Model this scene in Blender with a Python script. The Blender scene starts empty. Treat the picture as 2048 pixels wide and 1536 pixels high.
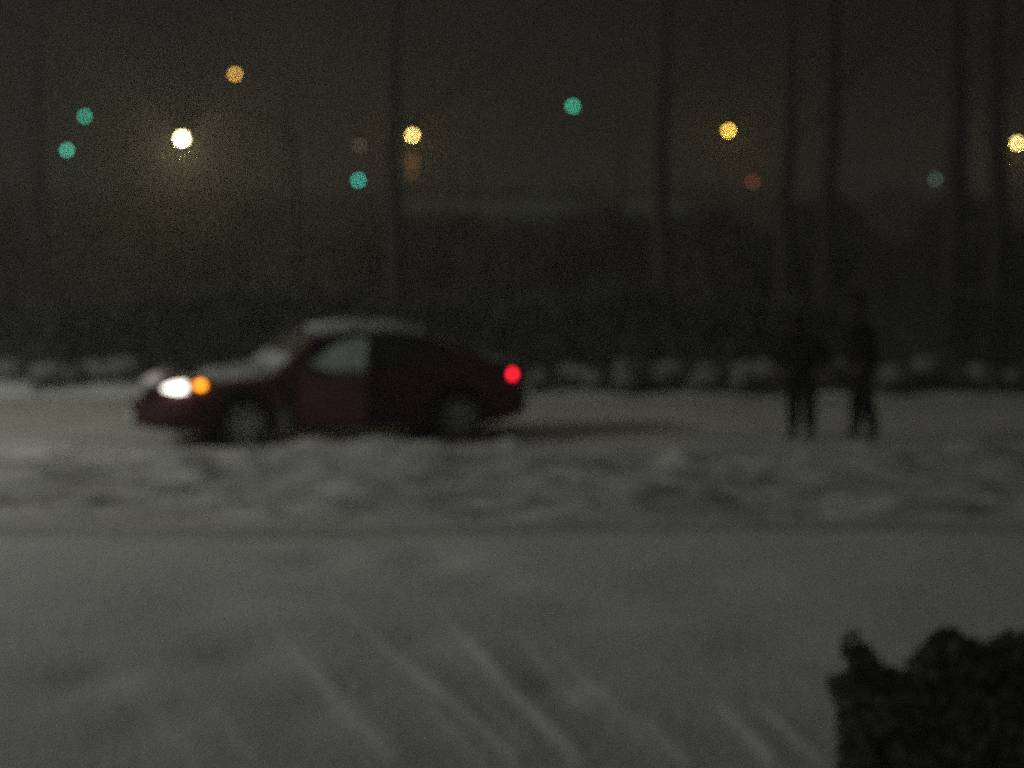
import bpy, bmesh, math, random
import numpy as np
from mathutils import Vector, Matrix, noise

random.seed(7)
scene = bpy.context.scene
COL = scene.collection
R = math.radians

# ------------------------------------------------------------------ camera numbers (photograph is 2048 x 1536)
FPX = 4836.0            # focal length in photograph pixels
CH = 2.8                # eye height above the road
HORIZON = 410.0         # row of the horizon in the photograph
def at(px, y):          # lateral position of a pixel column at distance y
    return (px - 1024.0) / FPX * y
def zt(py, y):          # height of a pixel row at distance y
    return CH - (py - HORIZON) * y / FPX
def gd(py):             # ground distance of a pixel row
    return CH * FPX / (py - HORIZON)

# ------------------------------------------------------------------ helpers
def mesh_obj(name, verts, faces, mat=None, parent=None, smooth=False):
    me = bpy.data.meshes.new(name)
    me.from_pydata([tuple(v) for v in verts], [], [tuple(f) for f in faces])
    if smooth:
        me.polygons.foreach_set('use_smooth', [True] * len(me.polygons))
    me.update()
    o = bpy.data.objects.new(name, me)
    COL.objects.link(o)
    if mat: me.materials.append(mat)
    if parent: o.parent = parent
    return o

def bm_obj(name, bm, mat=None, parent=None, smooth=False):
    me = bpy.data.meshes.new(name)
    bm.normal_update()
    bm.to_mesh(me); bm.free()
    if smooth:
        me.polygons.foreach_set('use_smooth', [True] * len(me.polygons))
    o = bpy.data.objects.new(name, me)
    COL.objects.link(o)
    if mat: me.materials.append(mat)
    if parent: o.parent = parent
    return o

def empty(name, label, cat, loc=(0, 0, 0), rz=0.0, group=None):
    o = bpy.data.objects.new(name, None)
    COL.objects.link(o)
    o.location = loc; o.rotation_euler = (0, 0, rz)
    o['label'] = label; o['category'] = cat
    if group: o['group'] = group
    return o

def tag(o, label=None, cat=None, group=None, kind=None):
    if label: o['label'] = label
    if cat: o['category'] = cat
    if group: o['group'] = group
    if kind: o['kind'] = kind
    return o

def copy_tree(o, parent=None):
    c = o.copy(); COL.objects.link(c)
    if parent: c.parent = parent
    for ch in list(o.children):
        copy_tree(ch, c)
    return c

def add_box(bm, c, s, rot=None):
    m = Matrix.Translation(c)
    if rot is not None: m = m @ rot
    m = m @ Matrix.Diagonal((s[0], s[1], s[2], 1))
    return bmesh.ops.create_cube(bm, size=1.0, matrix=m)['verts']

def add_tube(bm, pts, radii, seg=10, caps=True):
    rings = []
    n = len(pts)
    prev = None
    for i, p in enumerate(pts):
        p = Vector(p)
        d = (Vector(pts[min(i + 1, n - 1)]) - Vector(pts[max(i - 1, 0)])).normalized()
        if prev is None:
            u = d.orthogonal().normalized()
        else:
            u = (prev - d * prev.dot(d)).normalized()
        prev = u
        v = d.cross(u)
        r = radii[i] if hasattr(radii, '__len__') else radii
        rings.append([bm.verts.new(p + u * (r * math.cos(2 * math.pi * k / seg)) + v * (r * math.sin(2 * math.pi * k / seg))) for k in range(seg)])
    for a, b in zip(rings[:-1], rings[1:]):
        for k in range(seg):
            bm.faces.new((a[k], a[(k + 1) % seg], b[(k + 1) % seg], b[k]))
    if caps:
        bm.faces.new(list(reversed(rings[0]))); bm.faces.new(rings[-1])

def add_lathe(bm, prof, c=(0, 0, 0), seg=24, axis='Z'):
    rings = []
    for r, h in prof:
        ring = []
        for k in range(seg):
            a = 2 * math.pi * k / seg
            if axis == 'Z': p = (c[0] + r * math.cos(a), c[1] + r * math.sin(a), c[2] + h)
            else: p = (c[0] + r * math.cos(a), c[1] + h, c[2] + r * math.sin(a))
            ring.append(bm.verts.new(p))
        rings.append(ring)
    for a, b in zip(rings[:-1], rings[1:]):
        for k in range(seg):
            bm.faces.new((a[k], a[(k + 1) % seg], b[(k + 1) % seg], b[k]))
    bm.faces.new(list(reversed(rings[0]))); bm.faces.new(rings[-1])
    bmesh.ops.recalc_face_normals(bm, faces=bm.faces[:])

def poly_panel(bm, pts, off):          # polygon given a thickness vector
    off = Vector(off)
    a = [bm.verts.new(Vector(p)) for p in pts]
    b = [bm.verts.new(Vector(p) + off) for p in pts]
    bm.faces.new(a); bm.faces.new(list(reversed(b)))
    for i in range(len(a)):
        j = (i + 1) % len(a)
        bm.faces.new((a[j], a[i], b[i], b[j]))
    bmesh.ops.recalc_face_normals(bm, faces=bm.faces[:])

def baked(o):                          # replace an object's mesh by its modified mesh
    dg = bpy.context.evaluated_depsgraph_get()
    me = bpy.data.meshes.new_from_object(o.evaluated_get(dg))
    mats = [m for m in o.data.materials]
    o.modifiers.clear()
    o.data = me
    me.materials.clear()
    for m in mats: me.materials.append(m)
    me.polygons.foreach_set('use_smooth', [True] * len(me.polygons))
    return o

# ------------------------------------------------------------------ materials
def mat(name, col, rough=0.6, metal=0.0, var=0.0, scale=6.0, bump=0.0, bscale=20.0, coat=0.0, spec=None):
    m = bpy.data.materials.new(name); m.use_nodes = True
    nt = m.node_tree; p = nt.nodes['Principled BSDF']
    p.inputs['Base Color'].default_value = (*col, 1)
    p.inputs['Roughness'].default_value = rough
    p.inputs['Metallic'].default_value = metal
    p.inputs['Specular IOR Level'].default_value = spec if spec is not None else (0.5 if rough < .6 else 0.08)
    if coat: p.inputs['Coat Weight'].default_value = coat
    tc = nt.nodes.new('ShaderNodeTexCoord')
    if var:
        n = nt.nodes.new('ShaderNodeTexNoise'); n.inputs['Scale'].default_value = scale
        n.inputs['Detail'].default_value = 5
        nt.links.new(tc.outputs['Object'], n.inputs['Vector'])
        r = nt.nodes.new('ShaderNodeValToRGB')
        r.color_ramp.elements[0].position = 0.3; r.color_ramp.elements[1].position = 0.7
        r.color_ramp.elements[0].color = (*[c * (1 - var) for c in col], 1)
        r.color_ramp.elements[1].color = (*[min(1, c * (1 + var)) for c in col], 1)
        nt.links.new(n.outputs['Fac'], r.inputs['Fac'])
        nt.links.new(r.outputs['Color'], p.inputs['Base Color'])
    if bump:
        n = nt.nodes.new('ShaderNodeTexNoise'); n.inputs['Scale'].default_value = bscale
        n.inputs['Detail'].default_value = 6
        nt.links.new(tc.outputs['Object'], n.inputs['Vector'])
        b = nt.nodes.new('ShaderNodeBump'); b.inputs['Strength'].default_value = bump
        b.inputs['Distance'].default_value = 0.05
        nt.links.new(n.outputs['Fac'], b.inputs['Height'])
        nt.links.new(b.outputs['Normal'], p.inputs['Normal'])
    return m

def emit(name, col, strength):
    m = bpy.data.materials.new(name); m.use_nodes = True
    p = m.node_tree.nodes['Principled BSDF']
    p.inputs['Base Color'].default_value = (*[min(1, c) for c in col], 1)
    p.inputs['Emission Color'].default_value = (*col, 1)
    p.inputs['Emission Strength'].default_value = strength
    p.inputs['Roughness'].default_value = 0.3
    return m

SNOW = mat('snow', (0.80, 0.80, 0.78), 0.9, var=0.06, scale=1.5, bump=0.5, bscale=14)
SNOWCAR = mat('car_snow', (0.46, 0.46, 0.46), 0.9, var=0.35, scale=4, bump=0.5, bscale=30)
SLUSH = mat('grey_slush', (0.22, 0.22, 0.21), 0.9, var=.3, scale=9)
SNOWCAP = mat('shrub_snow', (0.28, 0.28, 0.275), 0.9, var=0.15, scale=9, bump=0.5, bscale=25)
BARK = mat('bark', (0.062, 0.059, 0.054), 0.95, var=0.4, scale=9, bump=0.8, bscale=18)
EVERGREEN = mat('evergreen_leaves', (0.115, 0.112, 0.098), 0.85, var=0.25, scale=3)
HEDGELEAF = mat('hedge_leaves', (0.115, 0.112, 0.10), 0.85, var=0.3, scale=2)
FROSTED = mat('frosted_trees', (0.17, 0.17, 0.16), 0.9, var=0.3, scale=.4)
DARKLEAF = mat('dark_leaves', (0.20, 0.197, 0.185), 0.85, var=0.3, scale=12)
TWIG = mat('dry_twigs', (0.13, 0.125, 0.115), 0.9, var=0.4, scale=12)
METAL = mat('lamp_metal', (0.012, 0.012, 0.012), 0.8)
PAINT = mat('maroon_paint', (0.060, 0.021, 0.024), 0.6, 0.0, spec=.12, var=0.12, scale=3)
BLACKTRIM = mat('black_trim', (0.012, 0.012, 0.013), 0.6)
TYRE = mat('tyre_rubber', (0.016, 0.016, 0.017), 0.9, bump=0.4, bscale=30)
RIM = mat('alloy_rim', (0.55, 0.55, 0.53), 0.8, 0.0, var=.3, scale=9)
DARKGLASS = mat('dark_glass', (0.008, 0.009, 0.010), 0.12, coat=0.4)
FROST = mat('frosted_glass', (0.24, 0.27, 0.25), 0.55, var=0.35, scale=5)
WINDSCREEN = mat('windscreen_glass', (0.055, 0.056, 0.056), 0.7, var=0.5, scale=6)
CHROME = mat('bright_metal', (0.4, 0.4, 0.4), 0.3, 1.0)
PLATE = mat('pale_plate', (0.55, 0.55, 0.5), 0.5)
WALLMAT = mat('dull_render', (0.10, 0.105, 0.10), 0.9, var=0.2, scale=0.6)
FASCIA = mat('pale_green_fascia', (0.30, 0.40, 0.36), 0.8, var=0.15, scale=0.8)
FENCEMAT = mat('weathered_boards', (0.075, 0.073, 0.08), 0.9, var=0.35, scale=4, bump=0.4)
SKIN = mat('skin', (0.20, 0.13, 0.10), 0.7)
COAT = mat('black_coat', (0.008, 0.008, 0.009), 0.85, var=0.3, scale=12)
DENIM = mat('dark_trousers', (0.010, 0.011, 0.016), 0.85, var=0.3, scale=14)
BOOT = mat('black_boots', (0.008, 0.008, 0.008), 0.6)
HAIR = mat('dark_hair', (0.010, 0.008, 0.007), 0.6)
WOOL = mat('dark_wool', (0.010, 0.010, 0.013), 0.95, bump=0.6, bscale=60)

# ------------------------------------------------------------------ ground and road
def fbm(x, y, s, o=4, seed=0.0):
    return noise.fractal(Vector((x * s + seed, y * s - seed, seed * 0.37)), 0.9, 2.1, o)

# made-up ridges standing in for falling-snow streaks: pixel pairs laid on the ground
STREAK_RIDGES = []
for a, b, h in [((870, 1228), (1150, 1545), .085), ((745, 1280), (1025, 1545), .075), ((530, 1245), (775, 1545), .045),
                ((1275, 1450), (1365, 1545), .06), ((1425, 1412), (1545, 1545), .08), ((1515, 1425), (1640, 1545), .075),
                ((640, 1190), (850, 1390), .03), ((380, 1390), (500, 1545), .035), ((1010, 1260), (1180, 1440), .03),
                ((180, 1300), (390, 1545), .03), ((930, 1390), (1050, 1520), .035), ((1090, 1290), (1290, 1500), .03), ((820, 1390), (955, 1545), .04), ((590, 1330), (770, 1520), .03)]:
    ya, yb = gd(a[1]), gd(b[1])
    STREAK_RIDGES.append(((at(a[0], ya), ya), (at(b[0], yb), yb), h))
HOLLOWS = []
for px, py, w, d in [(860, 1135, .42, .16), (655, 1130, .40, .12), (490, 1320, .42, .15), (170, 1375, .36, .13), (1125, 1395, .26, .12),
                     (1430, 1190, .6, .10), (380, 1230, .5, .08), (980, 1180, .45, .08), (1180, 1240, .5, .09), (280, 1480, .35, .09), (620, 1450, .35, .08),
                     (1560, 1300, .5, .10), (820, 1310, .4, .08)]:
    y = gd(py); HOLLOWS.append((at(px, y), y, w, d))

def smooth01(a, b, v):
    t = min(1, max(0, (v - a) / (b - a))); return t * t * (3 - 2 * t)
ROAD0, ROAD1 = 20.3, 34.9
def road_edge(x):
    return ROAD0 - 0.10 * x * 0.0 + 0.045 * x + 0.10 * math.sin(x * 0.9)
def ground_z(x, y):
    e = road_edge(x)
    z = 0.0
    if y < e:                                             # snowy verge
        z = 0.045 + 0.016 * fbm(x, y, 0.40, 2, 3.1) + 0.003 * fbm(x, y, 2.2, 3, 9.0)
        for hx, hy, w, d in HOLLOWS:
            q = ((x - hx) ** 2 + (0.62 * (y - hy)) ** 2) / (w * w)
            if q < 6: z -= .42 * d * math.exp(-q * 1.4)
        for (ax, ay), (bx, by), h in STREAK_RIDGES:
            if by - 0.2 < y < ay + 0.2:
                t = (y - ay) / (by - ay)
                d = x - (ax + (bx - ax) * t)
                if -0.036 < d < 0.30:
                    k = 1 + d / 0.036 if d < 0 else (1 - d / 0.30) ** 1.1
                    z += .36 * h * k * min(1, max(0, t * 2.2)) * (0.85 + 0.15 * math.sin(y * 3 + ax * 9))
        z *= min(1.0, max(0.0, (e - y) / 0.22)) if e - y < 0.22 else 1.0
        if e - y < 0.22: z -= 0.16 * (1 - (e - y) / 0.22)
    elif y < ROAD1 + 0.35:                                # bed under the road sheet
        z = -0.16
    else:                                                 # beyond the far edge
        z = 0.02 + 0.05 * fbm(x, y, 0.6, 3, 5.0) + (0.20 - .165 * smooth01(-4.6, -1.0, x)) * math.exp(-((y - 35.75 - .3 * smooth01(-4.6, -1.0, x)) / .45) ** 2) * (1 + .6 * fbm(x, y, 1.1, 2, 4.0))
    return z

def axis(parts):
    out = []
    for a, b, s in parts:
        n = max(1, int(round((b - a) / s)))
        out += [a + (b - a) * i / n for i in range(n)]
    out.append(parts[-1][1])
    return out
gx = axis([(-400, -60, 34), (-60, -12, 3), (-12, -5, .2), (-5, -3.2, .06), (-3.2, 2.6, .024), (2.6, 6, .08), (6, 14, .25), (14, 60, 3), (60, 400, 34)])
gy = axis([(-60, -4, 8), (-4, 9, .6), (9, 17.2, .10), (17.2, 20.0, .07), (20.0, 21.6, .05), (21.6, 34.5, .6), (34.5, 36, .12), (36, 50, .5), (50, 160, 5), (160, 900, 60)])
V, F = [], []
for y in gy:
    for x in gx:
        V.append((x, y, ground_z(x, y)))
nx = len(gx)
for j in range(len(gy) - 1):
    for i in range(nx - 1):
        a = j * nx + i
        F.append((a, a + 1, a + 1 + nx, a + nx))
ground = mesh_obj('ground', V, F, SNOW, smooth=True)
tag(ground, kind='structure')

# road: churned, dirty snow and slush
def road_mat():
    m = bpy.data.materials.new('churned_snow'); m.use_nodes = True
    nt = m.node_tree; p = nt.nodes['Principled BSDF']; p.inputs['Roughness'].default_value = 0.85
    tc = nt.nodes.new('ShaderNodeTexCoord')
    mp = nt.nodes.new('ShaderNodeMapping'); mp.inputs['Scale'].default_value = (0.55, 1.3, 1)
    nt.links.new(tc.outputs['Object'], mp.inputs['Vector'])
    n = nt.nodes.new('ShaderNodeTexNoise'); n.inputs['Scale'].default_value = 1.5; n.inputs['Detail'].default_value = 7; n.inputs['Roughness'].default_value = 0.62
    nt.links.new(mp.outputs['Vector'], n.inputs['Vector'])
    r = nt.nodes.new('ShaderNodeValToRGB')
    e = r.color_ramp.elements
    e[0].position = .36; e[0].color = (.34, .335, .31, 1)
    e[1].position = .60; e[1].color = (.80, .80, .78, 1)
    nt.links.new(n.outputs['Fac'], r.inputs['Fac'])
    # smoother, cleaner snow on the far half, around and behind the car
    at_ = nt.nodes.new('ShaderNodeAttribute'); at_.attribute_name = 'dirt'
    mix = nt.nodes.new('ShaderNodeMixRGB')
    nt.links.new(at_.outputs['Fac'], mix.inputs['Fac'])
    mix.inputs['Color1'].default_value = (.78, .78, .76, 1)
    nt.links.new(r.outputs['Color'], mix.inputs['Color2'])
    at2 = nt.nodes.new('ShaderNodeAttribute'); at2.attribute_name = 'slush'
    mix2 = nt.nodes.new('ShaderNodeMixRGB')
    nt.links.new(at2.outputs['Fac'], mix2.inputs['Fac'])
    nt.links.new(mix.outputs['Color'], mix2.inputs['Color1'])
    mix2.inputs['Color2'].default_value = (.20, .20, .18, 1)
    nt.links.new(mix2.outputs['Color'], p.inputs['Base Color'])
    b = nt.nodes.new('ShaderNodeBump'); b.inputs['Strength'].default_value = 0.6; b.inputs['Distance'].default_value = 0.06
    n2 = nt.nodes.new('ShaderNodeTexNoise'); n2.inputs['Scale'].default_value = 9; n2.inputs['Detail'].default_value = 6
    nt.links.new(tc.outputs['Object'], n2.inputs['Vector'])
    nt.links.new(n2.outputs['Fac'], b.inputs['Height'])
    nt.links.new(b.outputs['Normal'], p.inputs['Normal'])
    return m

LUMPS = []
rl = random.Random(21)
for i in range(240):
    y = rl.uniform(21.8, 27.6); x = rl.uniform(-6.5, 7.5)
    LUMPS.append((x, y, rl.uniform(.10, .34), rl.uniform(.03, .12)))
for px, py, w, h in [(620, 890, .3, .14), (760, 893, .45, .18), (860, 896, .3, .13), (1000, 905, .3, .14), (1360, 925, .28, .17), (1300, 985, .3, .13), (1730, 893, .25, .10),
                     (1965, 895, .35, .12), (380, 960, .3, .14), (320, 925, .4, .13), (480, 905, .35, .12), (130, 945, .5, .13), (725, 985, .35, .12), (1090, 905, .3, .12), (1500, 930, .3, .08)]:
    y = gd(py); LUMPS.append((at(px, y), y, w, h))
def road_z(x, y):
    rough = smooth01(20.9, 21.6, y) * (1 - smooth01(26.6, 28.0, y))
    z = 0.012 * fbm(x, y, 1.2, 4, 2.2)
    z += rough * 0.065 * fbm(x, y, 0.9, 5, 7.7)
    for lx, ly, w, h in LUMPS:
        q = ((x - lx) ** 2 + (y - ly) ** 2) / (w * w)
        if q < 5: z += .62 * h * math.exp(-q * 1.6)
    for ty, d, wd in [(27.55, .05, .22), (29.1, .05, .20), (31.9, .045, .25), (33.4, .04, .22)]:      # wheel ruts along the road
        q = (y - ty - 0.05 * x + 0.12 * math.sin(x * .5)) / wd
        z -= d * math.exp(-q * q)
    return z
rx = axis([(-60, -10, 2.5), (-10, 10, .07), (10, 60, 2.5)])
ry = axis([(19.4, 28.0, .07), (28.0, ROAD1 + .5, .11)])
V, F, dirt, slush = [], [], [], []
for y in ry:
    for x in rx:
        yy = max(y, road_edge(x) + 0.02)
        V.append((x, yy, road_z(x, yy)))
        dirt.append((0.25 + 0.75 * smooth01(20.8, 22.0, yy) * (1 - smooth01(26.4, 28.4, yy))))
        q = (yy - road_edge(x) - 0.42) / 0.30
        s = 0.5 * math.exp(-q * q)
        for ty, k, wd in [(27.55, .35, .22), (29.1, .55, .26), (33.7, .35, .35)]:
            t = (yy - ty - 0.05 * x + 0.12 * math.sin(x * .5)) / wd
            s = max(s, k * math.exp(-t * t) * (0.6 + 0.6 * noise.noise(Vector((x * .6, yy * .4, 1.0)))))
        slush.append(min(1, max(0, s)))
nx = len(rx)
for j in range(len(ry) - 1):
    for i in range(nx - 1):
        a = j * nx + i
        F.append((a, a + 1, a + 1 + nx, a + nx))
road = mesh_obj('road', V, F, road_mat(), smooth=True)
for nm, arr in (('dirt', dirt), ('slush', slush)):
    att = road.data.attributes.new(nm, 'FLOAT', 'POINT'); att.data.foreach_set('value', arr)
tag(road, kind='structure')

# ------------------------------------------------------------------ foliage
def leaf_cloud(name, blobs, n, size, material, parent=None, seed=1, shell=0.35, aspect=1.7, fuzz=.10):
    """Leaf-sized faces spread through a set of ellipsoids (cx, cy, cz, rx, ry, rz)."""
    r = np.random.default_rng(seed)
    vol = np.array([b[3] * b[4] * b[5] for b in blobs]) ** 0.75
    pick = r.choice(len(blobs), n, p=vol / vol.sum())
    B = np.array(blobs)[pick]
    d = r.normal(size=(n, 3)); d /= np.linalg.norm(d, axis=1)[:, None]
    rad = shell + (1 - shell) * r.random(n) ** 0.6
    rad *= 1 + fuzz * r.normal(size=n)
    c = B[:, :3] + d * B[:, 3:6] * rad[:, None]
    c[:, 2] = np.maximum(c[:, 2], 0.02)
    u = r.normal(size=(n, 3)); u /= np.linalg.norm(u, axis=1)[:, None]
    w = np.cross(u, r.normal(size=(n, 3))); w /= np.linalg.norm(w, axis=1)[:, None]
    s = size * (0.6 + 0.8 * r.random(n))[:, None]
    u *= s * aspect; w *= s
    V = np.stack([c - u, c - w * .8 + u * .1, c + u, c + w * .8 + u * .1], 1).reshape(-1, 3)
    F = np.arange(n * 4).reshape(-1, 4)
    return mesh_obj(name, V.tolist(), F.tolist(), material, parent)

def blob_mesh(bm, c, r, amp=.18, fr=2.2, seed=0.0, sub=3, flat=None):
    res = bmesh.ops.create_icosphere(bm, subdivisions=sub, radius=1.0)
    for v in res['verts']:
        k = 1 + amp * noise.fractal(v.co * fr + Vector((seed, seed * .7, 0)), 0.9, 2.0, 3)
        p = Vector((v.co.x * r[0] * k, v.co.y * r[1] * k, v.co.z * r[2] * k))
        if flat is not None: p.z = max(p.z, flat)
        v.co = p + Vector(c)

# --- low shrubs under snow along the far edge of the road
def snowy_shrub(seed):
    rr = random.Random(seed)
    root = empty('snowy_shrub', '', 'shrub', (0, 0, 0), 0, 'low snow covered shrubs along the far edge of the road')
    blobs = [(rr.uniform(-.2, .2), rr.uniform(-.12, .12), rr.uniform(.12, .26), rr.uniform(.16, .26), rr.uniform(.14, .2), rr.uniform(.12, .18)) for _ in range(5)]
    leaf_cloud('foliage', blobs, 1500, .022, TWIG, root, seed, .2)
    bm = bmesh.new()
    for b in blobs[:4]:
        blob_mesh(bm, (b[0], b[1], b[2] + b[5] * .55), (b[3] * .95, b[4] * .95, b[5] * .8), .35, 2.4, seed + b[0] * 10, 2)
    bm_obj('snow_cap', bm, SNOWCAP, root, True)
    bm = bmesh.new()
    for k in range(6):
        a = rr.uniform(0, 6.28)
        add_tube(bm, [(0, 0, -.03), (.08 * math.cos(a), .06 * math.sin(a), .15), (.22 * math.cos(a), .16 * math.sin(a), .34)], [.014, .010, .004], 5)
    bm_obj('stem', bm, BARK, root)
    return root
protos = [snowy_shrub(s) for s in (3, 11, 19)]
used = [False] * 3
spots = [(-40, 1.1), (30, 1.0), (108, 1.25), (190, 1.2), (262, 1.05), (345, .95), (440, 1.0), (900, .9), (1085, .85), (1165, 1.1), (1250, 1.05), (1335, 1.0), (1425, 1.1), (1500, 1.15), (1590, .9),
         (1670, 1.15), (1785, 1.05), (1860, 1.2), (1945, 1.0), (2040, .9)]
shrub_words = ['low shrub capped with snow, leftmost at the frame edge', 'low snowy shrub at the left end of the far verge', 'taller snow capped shrub on the far verge under the left green lamps',
    'snow capped shrub halfway between the left frame edge and the headlight', 'snowy shrub directly left of the lit headlight', 'snowy shrub behind the nose of the car',
    'snowy shrub hidden behind the bonnet of the car', 'snowy shrub behind the car boot', 'small snowy shrub just right of the red tail light', 'rounded snowy shrub, second to the right of the tail light',
    'snowy shrub midway along the verge, third right of the tail light', 'snowy shrub midway along the verge, fourth right of the tail light', 'snowy shrub on the verge, third to the left of the two people',
    'snowy shrub on the verge, second to the left of the two people', 'snowy shrub directly behind the legs of the shorter person', 'snowy shrub seen between the two people',
    'snowy shrub just right of the taller person', 'wide snowy shrub at the right of the verge, second past the taller person', 'snowy shrub near the right end of the verge, third past the taller person',
    'small snowy shrub cut by the right frame edge']
for i, (px, sc) in enumerate(spots):
    k = i % 3
    o = protos[k] if not used[k] else copy_tree(protos[k]); used[k] = True
    y = 35.75 + 0.25 * math.sin(i * 2.3)
    o.location = (at(px, y), y, 0.0); o.rotation_euler = (0, 0, i * 1.7)
    o.scale = (sc * 1.2, sc * 1.15, sc * (1.05 + .12 * math.sin(i * 1.9)))
    o['label'] = shrub_words[i]

# --- clipped dark hedge behind them
hr = random.Random(5)
def make_hedge(xa, xb, label, n, seed):
    hedge = empty('hedge', label, 'hedge', ((xa + xb) / 2, 38, 0), 0, 'dark hedge behind the far verge')
    half_l = (xb - xa) / 2
    blobs = []
    x = -half_l
    while x < half_l:
        hgt = 1.40 + .12 * math.sin((x + xa) * 1.1) + hr.uniform(-.08, .08)
        for zz in (.30, .65, 1.0, hgt - .28):
            blobs.append((x + hr.uniform(-.1, .1), hr.uniform(-.08, .08), zz, .42, .44, .34))
        x += .5
    leaf_cloud('foliage', blobs, n, .038, HEDGELEAF, hedge, seed, .45)
    bm = bmesh.new()
    k = int(half_l * 2 / .8)
    for i in range(k + 1):
        blob_mesh(bm, (-half_l + .3 + i * (half_l * 2 - .6) / k, 0, .62), (.58, .20, .56), .2, 1.6, i * 3.3, 3)
    bm_obj('inner_growth', bm, HEDGELEAF, hedge, True)
HX0 = at(1650, 38)
make_hedge(-18.0, HX0, 'long dark hedge behind the car, left of the board fence', 78000, 4)
make_hedge(at(1915, 38), 15.0, 'shorter dark hedge from the board fence to the right frame edge', 26000, 6)

# --- tall dark bushes beyond the hedge
def bush(seed):
    rr = random.Random(seed)
    root = empty('dark_bush', '', 'bush', (0, 0, 0), 0, 'tall dark bushes beyond the hedge')
    blobs = []
    for k in range(9):
        a = rr.uniform(0, 6.28); q = rr.uniform(0, .9)
        blobs.append((q * math.cos(a) * 1.1, q * math.sin(a) * .7, rr.uniform(.5, 2.1), rr.uniform(.6, .95), rr.uniform(.5, .8), rr.uniform(.5, .8)))
    blobs += [(-.6, 0, .6, .9, .7, .7), (.6, 0, .6, .9, .7, .7)]
    leaf_cloud('crown', blobs, 9000, .075, EVERGREEN, root, seed, .25, fuzz=.28)
    bm = bmesh.new()
    for k in range(5):
        a = k * 1.3 + rr.uniform(-.3, .3)
        add_tube(bm, [(0, 0, -.05), (.25 * math.cos(a), .25 * math.sin(a), .7), (.6 * math.cos(a), .5 * math.sin(a), 1.7)], [.06, .04, .015], 6)
    bm_obj('trunk', bm, BARK, root)
    return root
bps = [bush(s) for s in (31, 47, 58)]
bused = [False] * 3
bush_place = ['at the left frame edge', 'below the two left green lamps', 'below the brightest white lamp', 'left of the car roof', 'directly above the car bonnet', 'above the front of the car roof',
              'above the car roof, under the teal lamp', 'above the rear window of the car', 'above the tail light', 'under the pale roof edge of the low building', 'midway between car and people',
              'left of the shorter person', 'behind the shorter person', 'behind the taller person', 'just right of the taller person', 'near the right frame edge', 'at the right frame edge']
for i, wrd in enumerate(bush_place):
    k = i % 3
    o = bps[k] if not bused[k] else copy_tree(bps[k]); bused[k] = True
    y = 63 + 3.5 * math.sin(i * 2.1)
    px = -40 + i * 133
    o.location = (at(px, y), y, 0); o.rotation_euler = (0, 0, i * 2.4)
    s = 1.2 + .12 * math.sin(i * 1.3)
    o.scale = (s, s, .92 + .16 * math.cos(i * 2.9))
    o['label'] = 'tall dark bush beyond the hedge, ' + wrd

# --- bare trees
def bare_tree(seed, r0, height, lean=0.0):
    rr = random.Random(seed)
    root = empty('bare_tree', '', 'tree', (0, 0, 0), 0, 'bare dark trees beyond the road')
    bm = bmesh.new()
    pts, rad = [], []
    for k in range(9):
        t = k / 8
        pts.append((lean * t * t + .05 * math.sin(k * 1.3 + seed), .05 * math.cos(k * 1.7 + seed), -.1 + t * height))
        rad.append(r0 * (1.25 - .25 * min(1, t * 8)) * (1 - .72 * t))
    add_tube(bm, pts, rad, 12)
    bm_obj('trunk', bm, BARK, root, True)
    bm = bmesh.new()
    def limb(p, d, L, r, lev):
        q = [p]; cur = Vector(p); dd = Vector(d).normalized()
        for s in range(4):
            dd = (dd + Vector((rr.uniform(-.22, .22), rr.uniform(-.22, .22), rr.uniform(-.05, .2)))).normalized()
            cur = cur + dd * L / 4
            q.append(cur.copy())
        add_tube(bm, q, [r, r * .8, r * .6, r * .42, r * .2], 6 if lev < 2 else 4)
        if lev < 3:
            for s in range(3 if lev < 2 else 2):
                i = rr.randint(1, 4)
                nd = (dd + Vector((rr.uniform(-.9, .9), rr.uniform(-.9, .9), rr.uniform(0, .6)))).normalized()
                limb(q[i], nd, L * rr.uniform(.5, .7), r * (.55 if i < 4 else .4), lev + 1)
    for k in range(8):
        t = .42 + .58 * k / 7
        i = min(7, int(t * 8)); f = t * 8 - i
        p = Vector(pts[i]).lerp(Vector(pts[i + 1]), f)
        a = k * 2.4 + rr.uniform(-.4, .4)
        limb(p, (math.cos(a), math.sin(a), rr.uniform(.5, 1.1)), height * .34 * (1.15 - .6 * t), r0 * .17 * (1.3 - t), 0)
    bm_obj('crown', bm, BARK, root)
    return root
trees = [(78, 41, .19, 11, 'bare tree at the left edge below the lower green lamp', .2), (790, 41.3, .17, 10, 'bare tree rising behind the car roof, beside the orange lamp', 0),
         (1325, 44, .20, 11, 'bare tree midway between the tail light and the people', -.1), (1572, 42.5, .17, 9.5, 'slim bare tree directly behind the shorter person', 0),
         (1655, 46, .21, 12, 'bare tree seen in the gap between the two people', .1), (1905, 43.5, .23, 12, 'thick bare tree right of the taller person', 0), (1990, 41.5, .20, 11, 'bare tree closest to the right edge under the yellow lamp', -.15)]
for i, (px, y, r0, hh, lab, ln) in enumerate(trees):
    t = bare_tree(100 + i, r0, hh, ln)
    t.location = (at(px, y), y, 0)
    t['label'] = lab

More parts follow.
